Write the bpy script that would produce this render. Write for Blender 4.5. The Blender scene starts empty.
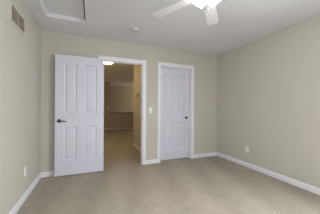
import bpy, bmesh, math
from mathutils import Vector, Matrix

S = bpy.context.scene
COL = S.collection

# ------------------------------------------------------------------ camera
F_PX, YAW, ROLL, PITCH, CAM_H = 169.86, 0.3832, 0.0046, 0.0028, 1.1653
cam = bpy.data.cameras.new('camera')
cam.sensor_width = 36.0
cam.lens = F_PX / 320.0 * 36.0
cam.clip_start = 0.02
camo = bpy.data.objects.new('camera', cam)
COL.objects.link(camo)
fw = Vector((math.sin(YAW), math.cos(YAW), 0)); rt = Vector((math.cos(YAW), -math.sin(YAW), 0)); up = Vector((0, 0, 1))
f2 = fw * math.cos(PITCH) + up * math.sin(PITCH)
u2 = up * math.cos(PITCH) - fw * math.sin(PITCH)
r3 = rt * math.cos(ROLL) + u2 * math.sin(ROLL)
u3 = u2 * math.cos(ROLL) - rt * math.sin(ROLL)
M = Matrix((r3, u3, -f2)).transposed().to_4x4()
M.translation = Vector((0, 0, CAM_H))
camo.matrix_world = M
S.camera = camo

# ------------------------------------------------------------------ world, light, exposure
S.view_settings.view_transform = 'Standard'
S.view_settings.look = 'None'
S.view_settings.gamma = 1.0
S.view_settings.use_curve_mapping = False
S.view_settings.exposure = -0.05

w = bpy.data.worlds.new('world'); S.world = w; w.use_nodes = True
bg = w.node_tree.nodes['Background']
bg.inputs[0].default_value = (0.75, 0.85, 1.0, 1); bg.inputs[1].default_value = 0.5


def area(name, loc, direction, sx, sy, power, color):
    l = bpy.data.lights.new(name, 'AREA'); l.shape = 'RECTANGLE'
    l.size = sx; l.size_y = sy; l.energy = power; l.color = color
    o = bpy.data.objects.new(name, l); COL.objects.link(o)
    o.location = loc
    o.rotation_euler = Vector(direction).to_track_quat('-Z', 'Z').to_euler()
    return o

# daylight through the windows behind the camera, plus added fill from the left
WIN_REAR = (0.35, 2.25, 0.80, 2.15)      # x0, x1, z0, z1 in the rear wall
WIN_SIDE = (-1.15, 0.55, 0.85, 2.15)     # y0, y1, z0, z1 in the right wall
FILL_WIN_LEFT = (-1.10, 0.70, 0.80, 2.15)     # y0, y1, z0, z1 in the left wall, an added opening for fill light
REAR_POWER, SIDE_POWER, LEFT_POWER = 32, 195, 72
DAY = (0.97, 1.0, 1.07)
TILT = 0.5                               # skylight falls in from above
BOWL_EMIT, HALL_EMIT, LOFT_POWER = 16.0, 29.0, 26

# ------------------------------------------------------------------ dimensions
XL, XR, D, H = -0.774, 2.856, 3.339, 2.44
REAR = -1.40
WT = 0.115                               # wall thickness
DO = (0.185, 0.957, 2.045)               # doorway: x0, x1, top
CL = (1.362, 2.108, 2.045)               # closet door
HX = 1.200                               # hall right wall
HY = 5.17                                # where that wall ends
FY = 9.05                                # half wall at the far end
FY2 = 10.35
HL, HR = -0.70, 4.2

# ------------------------------------------------------------------ materials
def srgb(r, g, b):
    f = lambda c: (c / 255) / 12.92 if c / 255 <= 0.04045 else ((c / 255 + 0.055) / 1.055) ** 2.4
    return (f(r), f(g), f(b), 1)


def mat(name, col, rough=0.6, metal=0.0, bump=None, spec=0.5, var=None, emit=None):
    m = bpy.data.materials.new(name); m.use_nodes = True
    nt = m.node_tree; b = nt.nodes['Principled BSDF']
    b.inputs['Base Color'].default_value = col
    b.inputs['Roughness'].default_value = rough
    b.inputs['Metallic'].default_value = metal
    b.inputs['Specular IOR Level'].default_value = spec
    tc = nt.nodes.new('ShaderNodeTexCoord')
    if bump:
        scale, strength, dist = bump
        n = nt.nodes.new('ShaderNodeTexNoise'); n.inputs['Scale'].default_value = scale
        n.inputs['Detail'].default_value = 3
        nt.links.new(tc.outputs['Object'], n.inputs['Vector'])
        bp = nt.nodes.new('ShaderNodeBump'); bp.inputs['Strength'].default_value = strength
        bp.inputs['Distance'].default_value = dist
        nt.links.new(n.outputs['Fac'], bp.inputs['Height'])
        nt.links.new(bp.outputs['Normal'], b.inputs['Normal'])
    if var:
        scale, amt = var
        n = nt.nodes.new('ShaderNodeTexNoise'); n.inputs['Scale'].default_value = scale
        n.inputs['Detail'].default_value = 2
        nt.links.new(tc.outputs['Object'], n.inputs['Vector'])
        r = nt.nodes.new('ShaderNodeValToRGB')
        r.color_ramp.elements[0].position = 0.3; r.color_ramp.elements[1].position = 0.7
        r.color_ramp.elements[0].color = tuple(c * (1 - amt) for c in col[:3]) + (1,)
        r.color_ramp.elements[1].color = tuple(min(1, c * (1 + amt)) for c in col[:3]) + (1,)
        nt.links.new(n.outputs['Fac'], r.inputs['Fac'])
        nt.links.new(r.outputs['Color'], b.inputs['Base Color'])
    if emit:
        b.inputs['Emission Color'].default_value = emit[0]
        b.inputs['Emission Strength'].default_value = emit[1]
    return m


WALL = mat('wall_paint', srgb(198, 194, 182), 0.75, bump=(160, 0.10, 0.002), spec=0.25, var=(1.2, 0.012))
CEIL = mat('ceiling_paint', srgb(230, 231, 234), 0.85, bump=(90, 0.25, 0.003), spec=0.2, var=(1.5, 0.012))
TRIM = mat('trim_paint', srgb(232, 231, 236), 0.35, var=(3, 0.01))
DOORM = mat('door_paint', srgb(217, 217, 229), 0.38, bump=(60, 0.05, 0.001), var=(3, 0.01))
NICKEL = mat('dark_nickel', srgb(88, 86, 88), 0.28, 1.0, var=(30, 0.05))
BRUSHED = mat('brushed_nickel', srgb(200, 198, 196), 0.3, 0.9, var=(30, 0.04))
PLASTIC = mat('white_plastic', srgb(236, 235, 230), 0.4, var=(5, 0.01))
SLOTM = mat('dark_slot', srgb(70, 66, 62), 0.7, var=(5, 0.02))
FANW = mat('fan_white', srgb(238, 236, 240), 0.4, var=(4, 0.01))
VENTM = mat('vent_metal', srgb(206, 200, 186), 0.5, var=(8, 0.02))
LOUV = mat('louver_metal', srgb(192, 182, 165), 0.6, var=(8, 0.02))
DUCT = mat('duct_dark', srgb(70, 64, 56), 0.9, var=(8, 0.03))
BOWLG = mat('frosted_bowl', srgb(255, 246, 230), 0.5, emit=((1.0, 0.96, 0.88, 1), BOWL_EMIT), var=(6, 0.01))
DOMEG = mat('frosted_dome', srgb(255, 244, 225), 0.5, emit=((1.0, 0.68, 0.33, 1), HALL_EMIT), var=(6, 0.01))
WOODCAP = mat('wood_cap', srgb(124, 92, 62), 0.45, var=(20, 0.15))


def carpet():
    m = mat('carpet', srgb(176, 166, 150), 0.97, spec=0.05)
    nt = m.node_tree; b = nt.nodes['Principled BSDF']
    tc = nt.nodes.new('ShaderNodeTexCoord')
    L = nt.links.new
    fine = nt.nodes.new('ShaderNodeTexNoise'); fine.inputs['Scale'].default_value = 55; fine.inputs['Detail'].default_value = 4
    L(tc.outputs['Object'], fine.inputs['Vector'])
    blot = nt.nodes.new('ShaderNodeTexNoise'); blot.inputs['Scale'].default_value = 7.0; blot.inputs['Detail'].default_value = 3
    L(tc.outputs['Object'], blot.inputs['Vector'])
    mp = nt.nodes.new('ShaderNodeMapping'); mp.inputs['Rotation'].default_value = (0, 0, math.radians(14))
    L(tc.outputs['Object'], mp.inputs['Vector'])
    wv = nt.nodes.new('ShaderNodeTexWave'); wv.wave_type = 'BANDS'; wv.bands_direction = 'X'
    wv.inputs['Scale'].default_value = 0.55; wv.inputs['Distortion'].default_value = 2.2
    wv.inputs['Detail'].default_value = 1; wv.inputs['Detail Scale'].default_value = 0.8
    L(mp.outputs['Vector'], wv.inputs['Vector'])

    def mul(sock, k):
        n = nt.nodes.new('ShaderNodeMath'); n.operation = 'MULTIPLY'; n.inputs[1].default_value = k
        L(sock, n.inputs[0]); return n.outputs[0]

    def add(a, c):
        n = nt.nodes.new('ShaderNodeMath'); n.operation = 'ADD'; L(a, n.inputs[0]); L(c, n.inputs[1]); return n.outputs[0]
    tot = add(add(mul(fine.outputs['Fac'], 0.69), mul(blot.outputs['Fac'], 0.22)), mul(wv.outputs['Fac'], 0.09))
    r = nt.nodes.new('ShaderNodeValToRGB')
    r.color_ramp.elements[0].position = 0.30; r.color_ramp.elements[1].position = 0.70
    r.color_ramp.elements[0].color = srgb(150, 143, 129); r.color_ramp.elements[1].color = srgb(189, 180, 165)
    L(tot, r.inputs['Fac']); L(r.outputs['Color'], b.inputs['Base Color'])
    bn = nt.nodes.new('ShaderNodeTexNoise'); bn.inputs['Scale'].default_value = 220; bn.inputs['Detail'].default_value = 2
    L(tc.outputs['Object'], bn.inputs['Vector'])
    bp = nt.nodes.new('ShaderNodeBump'); bp.inputs['Strength'].default_value = 0.6; bp.inputs['Distance'].default_value = 0.006
    L(bn.outputs['Fac'], bp.inputs['Height']); L(bp.outputs['Normal'], b.inputs['Normal'])
    return m


def pane_glass():
    m = bpy.data.materials.new('window_glass'); m.use_nodes = True
    nt = m.node_tree; nt.nodes.clear()
    o = nt.nodes.new('ShaderNodeOutputMaterial'); mx = nt.nodes.new('ShaderNodeMixShader')
    t = nt.nodes.new('ShaderNodeBsdfTransparent'); g = nt.nodes.new('ShaderNodeBsdfGlossy')
    g.inputs['Roughness'].default_value = 0.02; mx.inputs[0].default_value = 0.06
    nt.links.new(t.outputs[0], mx.inputs[1]); nt.links.new(g.outputs[0], mx.inputs[2]); nt.links.new(mx.outputs[0], o.inputs[0])
    return m


CARPET = carpet()
GLASS = pane_glass()

# ------------------------------------------------------------------ mesh helpers
def box(bm, x0, x1, y0, y1, z0, z1):
    v = [bm.verts.new(p) for p in ((x0, y0, z0), (x1, y0, z0), (x1, y1, z0), (x0, y1, z0), (x0, y0, z1), (x1, y0, z1), (x1, y1, z1), (x0, y1, z1))]
    for f in ((3, 2, 1, 0), (4, 5, 6, 7), (0, 1, 5, 4), (1, 2, 6, 5), (2, 3, 7, 6), (3, 0, 4, 7)):
        bm.faces.new([v[i] for i in f])
    return v


def rbox(x0, x1, y0, y1, z0, z1, bev=0.002, seg=2):
    bm = bmesh.new(); box(bm, x0, x1, y0, y1, z0, z1)
    bmesh.ops.bevel(bm, geom=bm.edges[:], offset=bev, segments=seg, affect='EDGES', profile=0.5)
    return bm


def lathe(bm, prof, n=40, c=(0, 0, 0), cap=True):
    rings = []
    for r, z in prof:
        if r < 1e-6:
            rings.append([bm.verts.new((c[0], c[1], c[2] + z))])
        else:
            rings.append([bm.verts.new((c[0] + r * math.cos(2 * math.pi * i / n), c[1] + r * math.sin(2 * math.pi * i / n), c[2] + z)) for i in range(n)])
    for a, b in zip(rings, rings[1:]):
        for i in range(n):
            j = (i + 1) % n
            if len(a) == 1 and len(b) == 1: continue
            if len(a) == 1: bm.faces.new((a[0], b[j], b[i]))
            elif len(b) == 1: bm.faces.new((a[i], a[j], b[0]))
            else: bm.faces.new((a[i], a[j], b[j], b[i]))
    if cap:
        for rg, s in ((rings[0], -1), (rings[-1], 1)):
            if len(rg) > 1: bm.faces.new(rg if s > 0 else rg[::-1])
    return bm


def tube(bm, pts, rad, n=10):
    pts = [Vector(p) for p in pts]
    rads = rad if isinstance(rad, (list, tuple)) else [rad] * len(pts)
    rings = []
    for i, p in enumerate(pts):
        t = (pts[min(i + 1, len(pts) - 1)] - pts[max(i - 1, 0)]).normalized()
        a = t.orthogonal() if i == 0 else (prev - prev.dot(t) * t)
        a.normalize(); prev = a; b = t.cross(a)
        rings.append([bm.verts.new(p + (a * math.cos(2 * math.pi * k / n) + b * math.sin(2 * math.pi * k / n)) * rads[i]) for k in range(n)])
    for a, b in zip(rings, rings[1:]):
        for i in range(n): bm.faces.new((a[i], a[(i + 1) % n], b[(i + 1) % n], b[i]))
    bm.faces.new(rings[0][::-1]); bm.faces.new(rings[-1])
    return bm


def sweep(bm, prof, pts, up=(0, 0, 1), closed_ends=True):
    """profile (list of (out, up)) swept along a polyline of points; 'out' is to the left of travel, mitred."""
    pts = [Vector(p) for p in pts]; up = Vector(up); rings = []
    segs = [(b - a).normalized() for a, b in zip(pts, pts[1:])]
    for i, p in enumerate(pts):
        d0 = segs[max(i - 1, 0)]; d1 = segs[min(i, len(segs) - 1)]
        n0 = up.cross(d0).normalized(); n1 = up.cross(d1).normalized()
        m = (n0 + n1).normalized(); k = 1 / max(0.2, m.dot(n0))
        rings.append([bm.verts.new(p + m * (o * k) + up * u) for o, u in prof])
    n = len(prof)
    for a, b in zip(rings, rings[1:]):
        for i in range(n): bm.faces.new((a[i], a[(i + 1) % n], b[(i + 1) % n], b[i]))
    if closed_ends:
        bm.faces.new(rings[0]); bm.faces.new(rings[-1][::-1])
    return bm


def obj(name, bm, m, parent=None, smooth=None, loc=None):
    bmesh.ops.recalc_face_normals(bm, faces=bm.faces[:])
    me = bpy.data.meshes.new(name); bm.to_mesh(me); bm.free()
    me.materials.append(m)
    if smooth:
        for p in me.polygons: p.use_smooth = True
        if hasattr(me, 'set_sharp_from_angle'): me.set_sharp_from_angle(angle=math.radians(smooth))
    o = bpy.data.objects.new(name, me); COL.objects.link(o)
    if parent: o.parent = parent
    if loc: o.location = loc
    return o


def tag(o, label, cat=None, group=None, kind=None):
    o['label'] = label
    if cat: o['category'] = cat
    if group: o['group'] = group
    if kind: o['kind'] = kind
    return o


def thing(name, loc, rz, label, cat, group=None, kind=None, rot=None):
    o = bpy.data.objects.new(name, None); COL.objects.link(o)
    o.empty_display_size = 0.05
    o.location = loc; o.rotation_euler = rot if rot else (0, 0, rz)
    return tag(o, label, cat, group, kind)


def struct(name, bm, m, label, cat, smooth=None):
    return tag(obj(name, bm, m, smooth=smooth), label, cat, kind='structure')

# ------------------------------------------------------------------ room shell
bm = bmesh.new(); box(bm, min(XL, HL) - WT, HR + WT, REAR - WT, FY2 + WT, -0.12, 0)
struct('floor', bm, CARPET, 'beige cut-pile carpet running from the bedroom through the doorway into the hall', 'carpet')

# ceiling with the hatch opening
HA = (-0.597, -0.077, 2.02, 2.808)
bm = bmesh.new()
x0, x1, y0, y1 = min(XL, HL) - WT, HR + WT, REAR - WT, FY2 + WT
box(bm, x0, x1, y0, HA[2], H, H + 0.14)
box(bm, x0, x1, HA[3], y1, H, H + 0.14)
box(bm, x0, HA[0], HA[2], HA[3], H, H + 0.14)
box(bm, HA[1], x1, HA[2], HA[3], H, H + 0.14)
struct('ceiling', bm, CEIL, 'flat off-white textured ceiling over the bedroom and hall', 'ceiling')

bm = bmesh.new()
y0, y1, z0, z1 = FILL_WIN_LEFT
box(bm, XL - WT, XL, REAR, y0, 0, H); box(bm, XL - WT, XL, y1, D, 0, H)
box(bm, XL - WT, XL, y0, y1, 0, z0); box(bm, XL - WT, XL, y0, y1, z1, H)
struct('wall_left', bm, WALL, 'beige painted wall on the left with the high air vent', 'wall')

bm = bmesh.new()
y0, y1, z0, z1 = WIN_SIDE
box(bm, XR, XR + WT, REAR, y0, 0, H); box(bm, XR, XR + WT, y1, D, 0, H)
box(bm, XR, XR + WT, y0, y1, 0, z0); box(bm, XR, XR + WT, y0, y1, z1, H)
struct('wall_right', bm, WALL, 'long beige painted wall on the right with one low outlet', 'wall')

bm = bmesh.new()
x0, x1, z0, z1 = WIN_REAR
box(bm, XL - WT, x0, REAR - WT, REAR, 0, H); box(bm, x1, XR + WT, REAR - WT, REAR, 0, H)
box(bm, x0, x1, REAR - WT, REAR, 0, z0); box(bm, x0, x1, REAR - WT, REAR, z1, H)
struct('wall_rear', bm, WALL, 'beige wall with a window behind the camera', 'wall')

bm = bmesh.new()
J = 0.018
box(bm, XL - WT, DO[0] - J, D, D + WT, 0, H)
box(bm, DO[0] - J, DO[1] + J, D, D + WT, DO[2] + J, H)
box(bm, DO[1] + J, CL[0] - J, D, D + WT, 0, H)
box(bm, CL[0] - J, CL[1] + J, D, D + WT, CL[2] + J, H)
box(bm, CL[1] + J, XR + WT, D, D + WT, 0, H)
struct('wall_back', bm, WALL, 'beige painted wall facing the camera with the doorway and closet door', 'wall')

# hall and loft beyond the doorway
bm = bmesh.new(); box(bm, HX, HX + 0.11, D + WT, HY, 0, H)
struct('wall_hall_right', bm, WALL, 'hall wall on the right seen through the doorway, ending in an outside corner', 'wall')
bm = bmesh.new(); box(bm, HL - WT, HL, D + WT, FY2, 0, H)
struct('wall_hall_left', bm, WALL, 'hall wall on the left beyond the doorway', 'wall')
bm = bmesh.new()
box(bm, HX + 0.11, HR, HY - 0.11, HY, 0, H)
struct('wall_closet_back', bm, WALL, 'wall closing the space behind the closet, facing the loft', 'wall')
bm = bmesh.new(); box(bm, HR, HR + WT, D + WT, FY2, 0, H)
struct('wall_loft_right', bm, WALL, 'far right wall of the loft beyond the hall', 'wall')
bm = bmesh.new(); box(bm, HL - WT, HR + WT, FY2, FY2 + WT, 0, H)
struct('wall_far', bm, WALL, 'farthest wall seen dimly through the doorway above the half wall', 'wall')
bm = bmesh.new(); box(bm, HL, 0.89, FY, FY + 0.12, 0, H)
struct('wall_loft_far', bm, WALL, 'brown-lit wall piece at the far end of the hall carrying the light switch', 'wall')
bm = bmesh.new(); box(bm, 0.89, HR, FY, FY + 0.12, 0, 0.85)
struct('wall_half', bm, WALL, 'low half wall at the far end of the hall', 'wall')
bm = rbox(0.89, HR, FY - 0.03, FY + 0.15, 0.85, 0.885, 0.006)
struct('trim_half_wall_cap', bm, WOODCAP, 'dark wooden cap on top of the low half wall', 'trim')

# baseboards
BH, BT = 0.085, 0.014
BP = [(0, 0), (BT, 0), (BT, BH * 0.72), (BT * 0.75, BH * 0.84), (BT * 0.35, BH * 0.93), (BT * 0.3, BH), (0, BH)]
def base(name, pts, label):
    bm = bmesh.new(); sweep(bm, BP, pts)
    return struct(name, bm, TRIM, label, 'baseboard')
CW = 0.078
base('baseboard_right', [(XR, REAR, 0), (XR, D, 0), (CL[1] + CW, D, 0)], 'white baseboard along the right wall turning to the closet door')
base('baseboard_middle', [(CL[0] - CW, D, 0), (DO[1] + CW, D, 0)], 'short white baseboard between the doorway and the closet door')
base('baseboard_left', [(DO[0] - CW, D, 0), (XL, D, 0), (XL, REAR, 0)], 'white baseboard along the left wall turning behind the open door')
base('baseboard_rear', [(XL, REAR + 0, 0), (XR, REAR, 0)], 'white baseboard under the window behind the camera')
base('baseboard_hall', [(HX, D + WT, 0), (HX, HY, 0), (HX + 0.11, HY, 0)], 'baseboard on the hall wall seen through the doorway')
base('baseboard_far', [(HR, FY, 0), (HL, FY, 0)], 'pale baseboard along the far end of the hall')
base('baseboard_hall_left', [(HL, FY, 0), (HL, D + WT, 0)], 'baseboard on the left hall wall')

# door frames: jamb lining, stop and mitred casing
def casing(bm, x0, x1, top, yw, sgn):
    """profiled casing around an opening on the wall face y=yw, standing out to sgn*y"""
    w_, t = CW - 0.004, 0.017
    prof = [(0, 0), (0, t * 0.55), (0.008, t * 0.75), (w_ * 0.55, t * 0.8), (w_ * 0.72, t), (w_ * 0.95, t), (w_, t * 0.8), (w_, 0)]
    a, b, c = x0 - 0.004, x1 + 0.004, top + 0.004
    rings = []
    for k, (cx, cz, dx, dz) in enumerate(((a, 0, -1, 0), (a, c, -1, 1), (b, c, 1, 1), (b, 0, 1, 0))):
        rings.append([bm.verts.new((cx + dx * o, yw + sgn * h, cz + dz * o)) for o, h in prof])
    n = len(prof)
    for p, q in zip(rings, rings[1:]):
        for i in range(n): bm.faces.new((p[i], p[(i + 1) % n], q[(i + 1) % n], q[i]))
    bm.faces.new(rings[0]); bm.faces.new(rings[-1][::-1])


def frame(name, o, stop_y, label):
    x0, x1, top = o
    bm = bmesh.new()
    box(bm, x0 - J, x0, D, D + WT, 0, top + J); box(bm, x1, x1 + J, D, D + WT, 0, top + J)
    box(bm, x0, x1, D, D + WT, top, top + J)
    s0, s1 = stop_y
    box(bm, x0, x0 + 0.011, s0, s1, 0, top); box(bm, x1 - 0.011, x1, s0, s1, 0, top)
    box(bm, x0 + 0.011, x1 - 0.011, s0, s1, top - 0.011, top)
    casing(bm, x0, x1, top, D, -1); casing(bm, x0, x1, top, D + WT, 1)
    return struct(name, bm, TRIM, label, 'door frame', smooth=35)


fr = frame('trim_doorway', DO, (D + 0.037, D + 0.072), 'white casing and jamb around the open doorway to the hall')
sp = rbox(DO[1] - 0.0025, DO[1] + 0.001, D + 0.004, D + 0.032, 0.895, 0.955, 0.001)
tag(obj('strike_plate', sp, NICKEL, fr), 'small dark metal strike plate on the jamb')
frame('trim_closet', CL, (D + 0.042, D + 0.077), 'white casing and jamb around the closed closet door')

# ------------------------------------------------------------------ doors
def panel_face(bm, w_, h_, y, sgn, cols, rows):
    """door face at y with raised panels; the inside of the slab is on the +sgn side"""
    xs = sorted({0, w_, *[c for p in cols for c in p]}); zs = sorted({0, h_, *[c for p in rows for c in p]})
    V = {}
    def v(x, yy, z):
        k = (round(x, 5), round(yy, 5), round(z, 5))
        if k not in V: V[k] = bm.verts.new(k)
        return V[k]
    steps = ((0.0, 0.0), (0.005, 0.011), (0.013, 0.014), (0.022, 0.014), (0.036, 0.005), (0.040, 0.004))
    for xa, xb in zip(xs, xs[1:]):
        for za, zb in zip(zs, zs[1:]):
            if (xa, xb) in cols and (za, zb) in rows:
                prev = None
                for ins, dep in steps:
                    q = [v(xa + ins, y + sgn * dep, za + ins), v(xb - ins, y + sgn * dep, za + ins), v(xb - ins, y + sgn * dep, zb - ins), v(xa + ins, y + sgn * dep, zb - ins)]
                    if prev:
                        for i in range(4): bm.faces.new((prev[i], prev[(i + 1) % 4], q[(i + 1) % 4], q[i]))
                    prev = q
                bm.faces.new(prev)
            else:
                bm.faces.new((v(xa, y, za), v(xb, y, za), v(xb, y, zb), v(xa, y, zb)))


def door(name, w_, h_, cols, rows, loc, label, lever_x, lever_dir, hinge_x, hinge_y):
    T = 0.035
    bm = bmesh.new()
    panel_face(bm, w_, h_, 0, 1, cols, rows)
    panel_face(bm, w_, h_, T, -1, cols, rows)
    def q(*p): bm.faces.new([bm.verts.new(a) for a in p])
    q((0, 0, 0), (0, T, 0), (0, T, h_), (0, 0, h_)); q((w_, 0, 0), (w_, T, 0), (w_, T, h_), (w_, 0, h_))
    q((0, 0, 0), (w_, 0, 0), (w_, T, 0), (0, T, 0)); q((0, 0, h_), (w_, 0, h_), (w_, T, h_), (0, T, h_))
    bmesh.ops.remove_doubles(bm, verts=bm.verts[:], dist=1e-5)
    d = struct(name, bm, DOORM, label, 'door', smooth=20)
    d.location = loc
    for side in (-1, 1):
        y0 = 0 if side < 0 else T
        hd = bmesh.new()
        # rosette and neck turned about y, lever sweeping sideways
        R = Matrix.Rotation(math.radians(90 if side < 0 else -90), 4, 'X')
        lathe(hd, [(0.0, 0), (0.031, 0), (0.031, 0.004), (0.026, 0.009), (0.012, 0.011), (0.0105, 0.034), (0.0115, 0.040), (0.0, 0.042)], 28)
        bmesh.ops.transform(hd, matrix=Matrix.Translation((lever_x, y0, 0.92)) @ R, verts=hd.verts[:])
        yy = y0 + side * 0.034
        tube(hd, [(lever_x, yy, 0.92), (lever_x + lever_dir * 0.03, yy + side * 0.004, 0.921), (lever_x + lever_dir * 0.06, yy + side * 0.006, 0.918),
                  (lever_x + lever_dir * 0.09, yy + side * 0.004, 0.913), (lever_x + lever_dir * 0.112, yy - side * 0.002, 0.912)], [0.0105, 0.0095, 0.008, 0.007, 0.006], 12)
        h = obj('door_handle', hd, NICKEL, d, smooth=40)
        h['label'] = 'dark nickel lever handle with round rosette'
    for hz in (0.25, 1.02, 1.80):
        hb = bmesh.new()
        lathe(hb, [(0.0, 0), (0.004, 0.0), (0.0065, 0.004), (0.0065, 0.086), (0.004, 0.090), (0.0, 0.090)], 14, c=(hinge_x, hinge_y, hz))
        hg = obj('hinge', hb, NICKEL, d, smooth=40); hg['label'] = 'dark metal hinge knuckle'
    return d


# open door folded back against the wall, hinged on the doorway's left jamb
OW = 0.768
door('door_1', OW, 2.030, [(0.130, 0.325), (0.450, 0.645)], [(0.258, 0.820), (1.035, 1.885)],
     (DO[0] + 0.022 - OW, D - 0.093, 0.014),
     'white four-panel door standing fully open against the wall left of the doorway', 0.062, 1, OW + 0.006, 0.033)
# closed closet door
CWd = CL[1] - CL[0] - 0.006
door('door_2', CWd, 2.028, [(0.105, 0.315), (0.425, 0.635)], [(0.258, 0.820), (1.035, 1.885)],
     (CL[0] + 0.003, D + 0.078, 0.012),
     'closed white four-panel closet door in the middle of the back wall', CWd - 0.066, -1, 0.001, 0.037)

# ------------------------------------------------------------------ windows (behind the camera)
def window(name, along, a0, a1, z0, z1, face, out, label):
    """along: 'x' or 'y'; face = inner wall plane, out = sign of the outward direction"""
    def bx(bm, a, b, d0, d1, za, zb):
        lo, hi = sorted((face + out * d0, face + out * d1))
        if along == 'x': box(bm, a, b, lo, hi, za, zb)
        else: box(bm, lo, hi, a, b, za, zb)
    root = bmesh.new()
    fw_ = 0.05
    bx(root, a0, a0 + fw_, 0.03, 0.09, z0, z1); bx(root, a1 - fw_, a1, 0.03, 0.09, z0, z1)
    bx(root, a0 + fw_, a1 - fw_, 0.03, 0.09, z0, z0 + fw_); bx(root, a0 + fw_, a1 - fw_, 0.03, 0.09, z1 - fw_, z1)
    m = (a0 + a1) / 2
    bx(root, m - 0.022, m + 0.022, 0.035, 0.085, z0 + fw_, z1 - fw_)
    r = struct(name, root, TRIM, label, 'window')
    g = bmesh.new(); bx(g, a0 + fw_, m - 0.022, 0.058, 0.062, z0 + fw_, z1 - fw_); bx(g, m + 0.022, a1 - fw_, 0.058, 0.062, z0 + fw_, z1 - fw_)
    obj('glass', g, GLASS, r)
    s = bmesh.new(); bx(s, a0 - 0.03, a1 + 0.03, -0.03, 0.0, z0 - 0.022, z0); obj('sill', s, TRIM, r)
    return r


window('window_1', 'x', *WIN_REAR, REAR, -1, 'white framed window in the rear wall behind the camera')
window('window_2', 'y', *WIN_SIDE, XR, 1, 'white framed window in the right wall beside the camera')
window('fill_window_left', 'y', *FILL_WIN_LEFT, XL, -1, 'added white framed window in the left wall, out of view, letting in fill light')  # added unseen window, brightens the right wall, ceiling and floor
area('daylight_rear', ((WIN_REAR[0] + WIN_REAR[1]) / 2, REAR - WT - 0.40, 1.75), (0, 1, -TILT), 1.8, 1.25, REAR_POWER, DAY)
area('daylight_side', (XR + WT + 0.40, (WIN_SIDE[0] + WIN_SIDE[1]) / 2, 1.75), (-1, 0, -TILT), 1.5, 1.2, SIDE_POWER, DAY)
area('fill_left', (XL - WT - 0.40, (FILL_WIN_LEFT[0] + FILL_WIN_LEFT[1]) / 2, 1.75), (1, 0, -TILT), 1.7, 1.25, LEFT_POWER, DAY)  # added fill lamp shining in through the left opening

# ------------------------------------------------------------------ attic hatch
t = thing('attic_hatch', ((HA[0] + HA[1]) / 2, (HA[2] + HA[3]) / 2, H), 0, 'white rectangular attic hatch recessed into the ceiling at upper left', 'hatch')
hx, hy = (HA[1] - HA[0]) / 2, (HA[3] - HA[2]) / 2
bm = bmesh.new()
pr = [(0, 0.0), (0.004, -0.002), (0.007, 0.002), (0.008, 0.020), (0.012, 0.026), (0.013, 0.052), (0, 0.052)]
ring = []
for cx, cy in ((-1, -1), (1, -1), (1, 1), (-1, 1)):
    ring.append([bm.verts.new((cx * (hx - o), cy * (hy - o), z)) for o, z in pr])
for k in range(4):
    a, b = ring[k], ring[(k + 1) % 4]
    for i in range(len(pr)): bm.faces.new((a[i], a[(i + 1) % len(pr)], b[(i + 1) % len(pr)], b[i]))
obj('frame', bm, TRIM, t, smooth=30)
bm = bmesh.new(); box(bm, -hx, hx - 0.030, -hy, hy, 0.052, 0.068)
obj('panel', bm, CEIL, t)
bm = bmesh.new(); box(bm, -hx, hx, -hy, hy, 0.082, 0.098)
obj('backing_board', bm, LOUV, t)

# ------------------------------------------------------------------ air vent, left wall
t = thing('air_vent', (XL, 2.362, 2.142), math.radians(90), 'rectangular two-section louvred air vent high on the left wall', 'vent')
# local x runs along +y of the world, local -y points into the room
def lb(bm, *a): box(bm, *a)
FWv, FHv = 0.215, 0.098
bm = bmesh.new()
secs = ((-0.172, -0.010), (0.010, 0.178))
for a in ((-FWv, -0.172, -FHv, FHv), (0.178, FWv, -FHv, FHv), (-0.010, 0.010, -0.077, 0.077), (-0.172, 0.178, 0.077, FHv), (-0.172, 0.178, -FHv, -0.077)):
    box(bm, a[0], a[1], -0.008, 0.0, a[2], a[3])
box(bm, -FWv - 0.004, FWv + 0.004, -0.004, 0.0, -FHv - 0.004, FHv + 0.004)
bm2 = bm
obj('frame', bm2, VENTM, t)
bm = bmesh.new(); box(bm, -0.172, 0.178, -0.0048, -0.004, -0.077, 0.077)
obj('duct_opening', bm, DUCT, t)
for a, b in secs:
    bm = bmesh.new(); n = 13
    for i in range(n):
        x = a + (b - a) * (i + 0.5) / n
        vs = box(bm, -0.0006, 0.0006, -0.0045, 0.0045, -0.077, 0.077)
        bmesh.ops.transform(bm, matrix=Matrix.Translation((x, -0.0085, 0)) @ Matrix.Rotation(math.radians(-32), 4, 'Z'), verts=vs)
    obj('louver_bank', bm, LOUV, t)

# ------------------------------------------------------------------ outlets, switches
def plate_thing(name, loc, rz, w_, h_, label, cat, kind):
    t = thing(name, loc, rz, label, cat)
    obj('cover_plate', rbox(-w_ / 2, w_ / 2, -0.006, 0, -h_ / 2, h_ / 2, 0.0025), PLASTIC, t, smooth=40)
    if kind == 'outlet':
        for s in (-1, 1):
            so = obj('socket', rbox(-0.016, 0.016, -0.0085, -0.006, s * 0.020 - 0.013, s * 0.020 + 0.013, 0.001), PLASTIC, t)
            bm = bmesh.new()
            for x in (-0.006, 0.006): box(bm, x - 0.001, x + 0.001, -0.0088, -0.0085, s * 0.020 - 0.001, s * 0.020 + 0.007)
            box(bm, -0.002, 0.002, -0.0088, -0.0085, s * 0.020 - 0.009, s * 0.020 - 0.005)
            o = obj('slot', bm, SLOTM, so)
    else:
        bm = rbox(-0.0165, 0.0165, -0.011, -0.006, -0.033, 0.033, 0.0015)
        bmesh.ops.transform(bm, matrix=Matrix.Rotation(math.radians(3), 4, 'X'), verts=bm.verts[:])
        obj('rocker', bm, PLASTIC, t)
    return t


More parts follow.
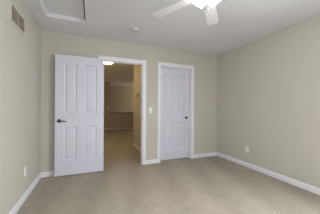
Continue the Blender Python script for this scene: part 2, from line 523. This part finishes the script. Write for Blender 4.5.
plate_thing('wall_outlet', (XR, 2.470, 0.342), math.radians(-90), 0.074, 0.118, 'white outlet low on the long right wall', 'outlet', 'outlet')
plate_thing('wall_outlet', (XL, 2.630, 0.348), math.radians(90), 0.076, 0.122, 'white outlet low on the left wall near the open door', 'outlet', 'outlet')
plate_thing('light_switch', (1.137, D, 1.103), 0, 0.074, 0.118, 'white switch on the back wall between doorway and closet door', 'light switch', 'switch')
plate_thing('light_switch', (0.80, FY, 1.12), 0, 0.090, 0.150, 'pale switch on the far hall wall seen through the doorway', 'light switch', 'switch')

t = thing('thermostat', (HX, 4.60, 1.50), math.radians(-90), 'small tan thermostat on the hall wall seen through the doorway', 'thermostat')
ALARM = mat('alarm_plastic', srgb(214, 212, 207), 0.45, var=(5, 0.01))
TANP = mat('tan_plastic', srgb(196, 150, 112), 0.5, var=(9, 0.03))
obj('case', rbox(-0.04, 0.04, -0.022, 0, -0.055, 0.055, 0.006), TANP, t, smooth=40)
obj('dial', rbox(-0.022, 0.022, -0.03, -0.022, -0.045, -0.01, 0.003), WOODCAP, t)

# ------------------------------------------------------------------ smoke detector
t = thing('smoke_detector', (0.652, 2.728, H), 0, 'round white smoke detector on the ceiling near the doorway', 'smoke detector')
bm = bmesh.new(); lathe(bm, [(0, 0), (0.072, 0), (0.074, -0.006), (0.072, -0.012), (0, -0.012)], 40, cap=False)
obj('mounting_base', bm, ALARM, t, smooth=40)
bm = bmesh.new(); lathe(bm, [(0, -0.012), (0.064, -0.012), (0.064, -0.020), (0.058, -0.031), (0.042, -0.037), (0.018, -0.039), (0, -0.039)], 40, cap=False)
obj('cover', bm, ALARM, t, smooth=40)
bm = bmesh.new(); lathe(bm, [(0, -0.0385), (0.010, -0.0385), (0.010, -0.042), (0.007, -0.043), (0, -0.043)], 20, c=(0.0, -0.028, 0.002), cap=False)
o = obj('test_button', bm, SLOTM, t, smooth=40)

# ------------------------------------------------------------------ hall ceiling light
t = thing('hall_ceiling_light', (0.395, 4.80, H), 0, 'lit frosted dome light on the hall ceiling behind the doorway head', 'ceiling light')
bm = bmesh.new(); lathe(bm, [(0, 0), (0.165, 0), (0.165, -0.022), (0.150, -0.028), (0, -0.028)], 40, cap=False)
obj('base', bm, BRUSHED, t, smooth=40)
bm = bmesh.new(); lathe(bm, [(0.148, -0.028), (0.150, -0.040), (0.138, -0.062), (0.110, -0.082), (0.070, -0.095), (0.03, -0.100), (0, -0.101)], 40, cap=False)
obj('glass_dome', bm, DOMEG, t, smooth=60)
bm = bmesh.new(); lathe(bm, [(0, -0.1005), (0.011, -0.101), (0.008, -0.112), (0, -0.115)], 16, cap=False)
obj('finial', bm, BRUSHED, t, smooth=40)
fill_dome = t.copy(); COL.objects.link(fill_dome); fill_dome.location = (-0.12, 5.95, H)  # added out-of-view copy of the dome, lifts hall ceiling and floor
fill_dome['label'] = 'added frosted dome light farther down the hall ceiling, out of view, to brighten the hall'
for ch in list(t.children):
    c = ch.copy(); COL.objects.link(c); c.parent = fill_dome
l = area('loft_fill', (HR - 0.05, 9.75, 1.6), (-1, 0, 0), 1.0, 1.2, LOFT_POWER, (1.0, 0.80, 0.56))  # added warm fill lamp for the far wall, no window behind it

# ------------------------------------------------------------------ ceiling fan
FX, FYc = 1.020, 1.335
t = thing('ceiling_fan', (FX, FYc, H), 0, 'white five-blade ceiling fan with a lit frosted bowl at the top of the view', 'ceiling fan')
bm = bmesh.new(); lathe(bm, [(0, 0), (0.075, 0), (0.078, -0.010), (0.070, -0.035), (0.040, -0.048), (0.0, -0.050)], 40, cap=False)
obj('canopy', bm, FANW, t, smooth=40)
bm = bmesh.new(); lathe(bm, [(0, -0.048), (0.05, -0.050), (0.105, -0.062), (0.122, -0.085), (0.122, -0.130), (0.108, -0.150), (0.060, -0.158), (0, -0.158)], 44, cap=False)
obj('motor_housing', bm, FANW, t, smooth=40)
bm = bmesh.new(); lathe(bm, [(0, -0.156), (0.055, -0.157), (0.060, -0.162), (0.085, -0.168), (0.150, -0.174), (0.158, -0.180), (0.150, -0.185), (0, -0.185)], 44, cap=False)
obj('light_fitter', bm, FANW, t, smooth=40)
bm = bmesh.new()
prof = [(0.150, -0.180), (0.164, -0.182), (0.169, -0.188), (0.165, -0.200), (0.148, -0.222), (0.118, -0.250), (0.085, -0.278), (0.055, -0.302), (0.030, -0.317), (0.0, -0.322)]
lathe(bm, prof, 48, cap=False)
obj('light_bowl', bm, BOWLG, t, smooth=60)
bm = bmesh.new(); lathe(bm, [(0, -0.302), (0.034, -0.304), (0.043, -0.311), (0.044, -0.317), (0.036, -0.325), (0.016, -0.330), (0.010, -0.340), (0, -0.344)], 28, cap=False)
obj('finial', bm, FANW, t, smooth=40)
bm = bmesh.new()
tube(bm, [(0, 0, -0.340), (0, 0, -0.395)], 0.0016, 8)
lathe(bm, [(0, -0.395), (0.004, -0.397), (0.005, -0.410), (0.003, -0.416), (0, -0.417)], 12, cap=False)
obj('pull_chain', bm, BRUSHED, t, smooth=40)

BLZ = -0.176
def blade_mesh():
    bm = bmesh.new(); r0, r1 = 0.180, 0.655
    w0, w1, th = 0.056, 0.071, 0.003
    out = [(r0, -w0), (r1 - 0.03, -w1)]
    for i in range(1, 6):
        a = -math.pi / 2 + i / 5 * math.pi / 2; out.append((r1 - 0.022 + 0.022 * math.cos(a), -w1 + 0.022 + 0.022 * math.sin(a)))
    for i in range(0, 5):
        a = i / 5 * math.pi / 2; out.append((r1 - 0.022 + 0.022 * math.cos(a), w1 - 0.022 + 0.022 * math.sin(a)))
    out += [(r1 - 0.03, w1), (r0, w0)]
    top = [bm.verts.new((x, y, th)) for x, y in out]; bot = [bm.verts.new((x, y, -th)) for x, y in out]
    bm.faces.new(top); bm.faces.new(bot[::-1])
    n = len(out)
    for i in range(n): bm.faces.new((top[i], bot[i], bot[(i + 1) % n], top[(i + 1) % n]))
    bmesh.ops.transform(bm, matrix=Matrix.Rotation(math.radians(-7), 4, 'X'), verts=bm.verts[:])
    return bm


def bracket_mesh():
    bm = bmesh.new()
    box(bm, 0.100, 0.200, -0.014, 0.014, 0.010, 0.020)
    vs = box(bm, 0.180, 0.245, -0.036, 0.036, 0.0035, 0.009)
    bmesh.ops.transform(bm, matrix=Matrix.Rotation(math.radians(-7), 4, 'X'), verts=vs)
    return bm


first = None
for k in range(5):
    ang = math.radians(46.0 + 72 * k)
    if first is None:
        b = obj('fan_blade', blade_mesh(), FANW, t); br = obj('blade_bracket', bracket_mesh(), FANW, b); first = (b, br)
    else:
        b = first[0].copy(); COL.objects.link(b); b.parent = t
        br = first[1].copy(); COL.objects.link(br); br.parent = b
    b.location = (0, 0, BLZ); b.rotation_euler = (0, 0, ang)
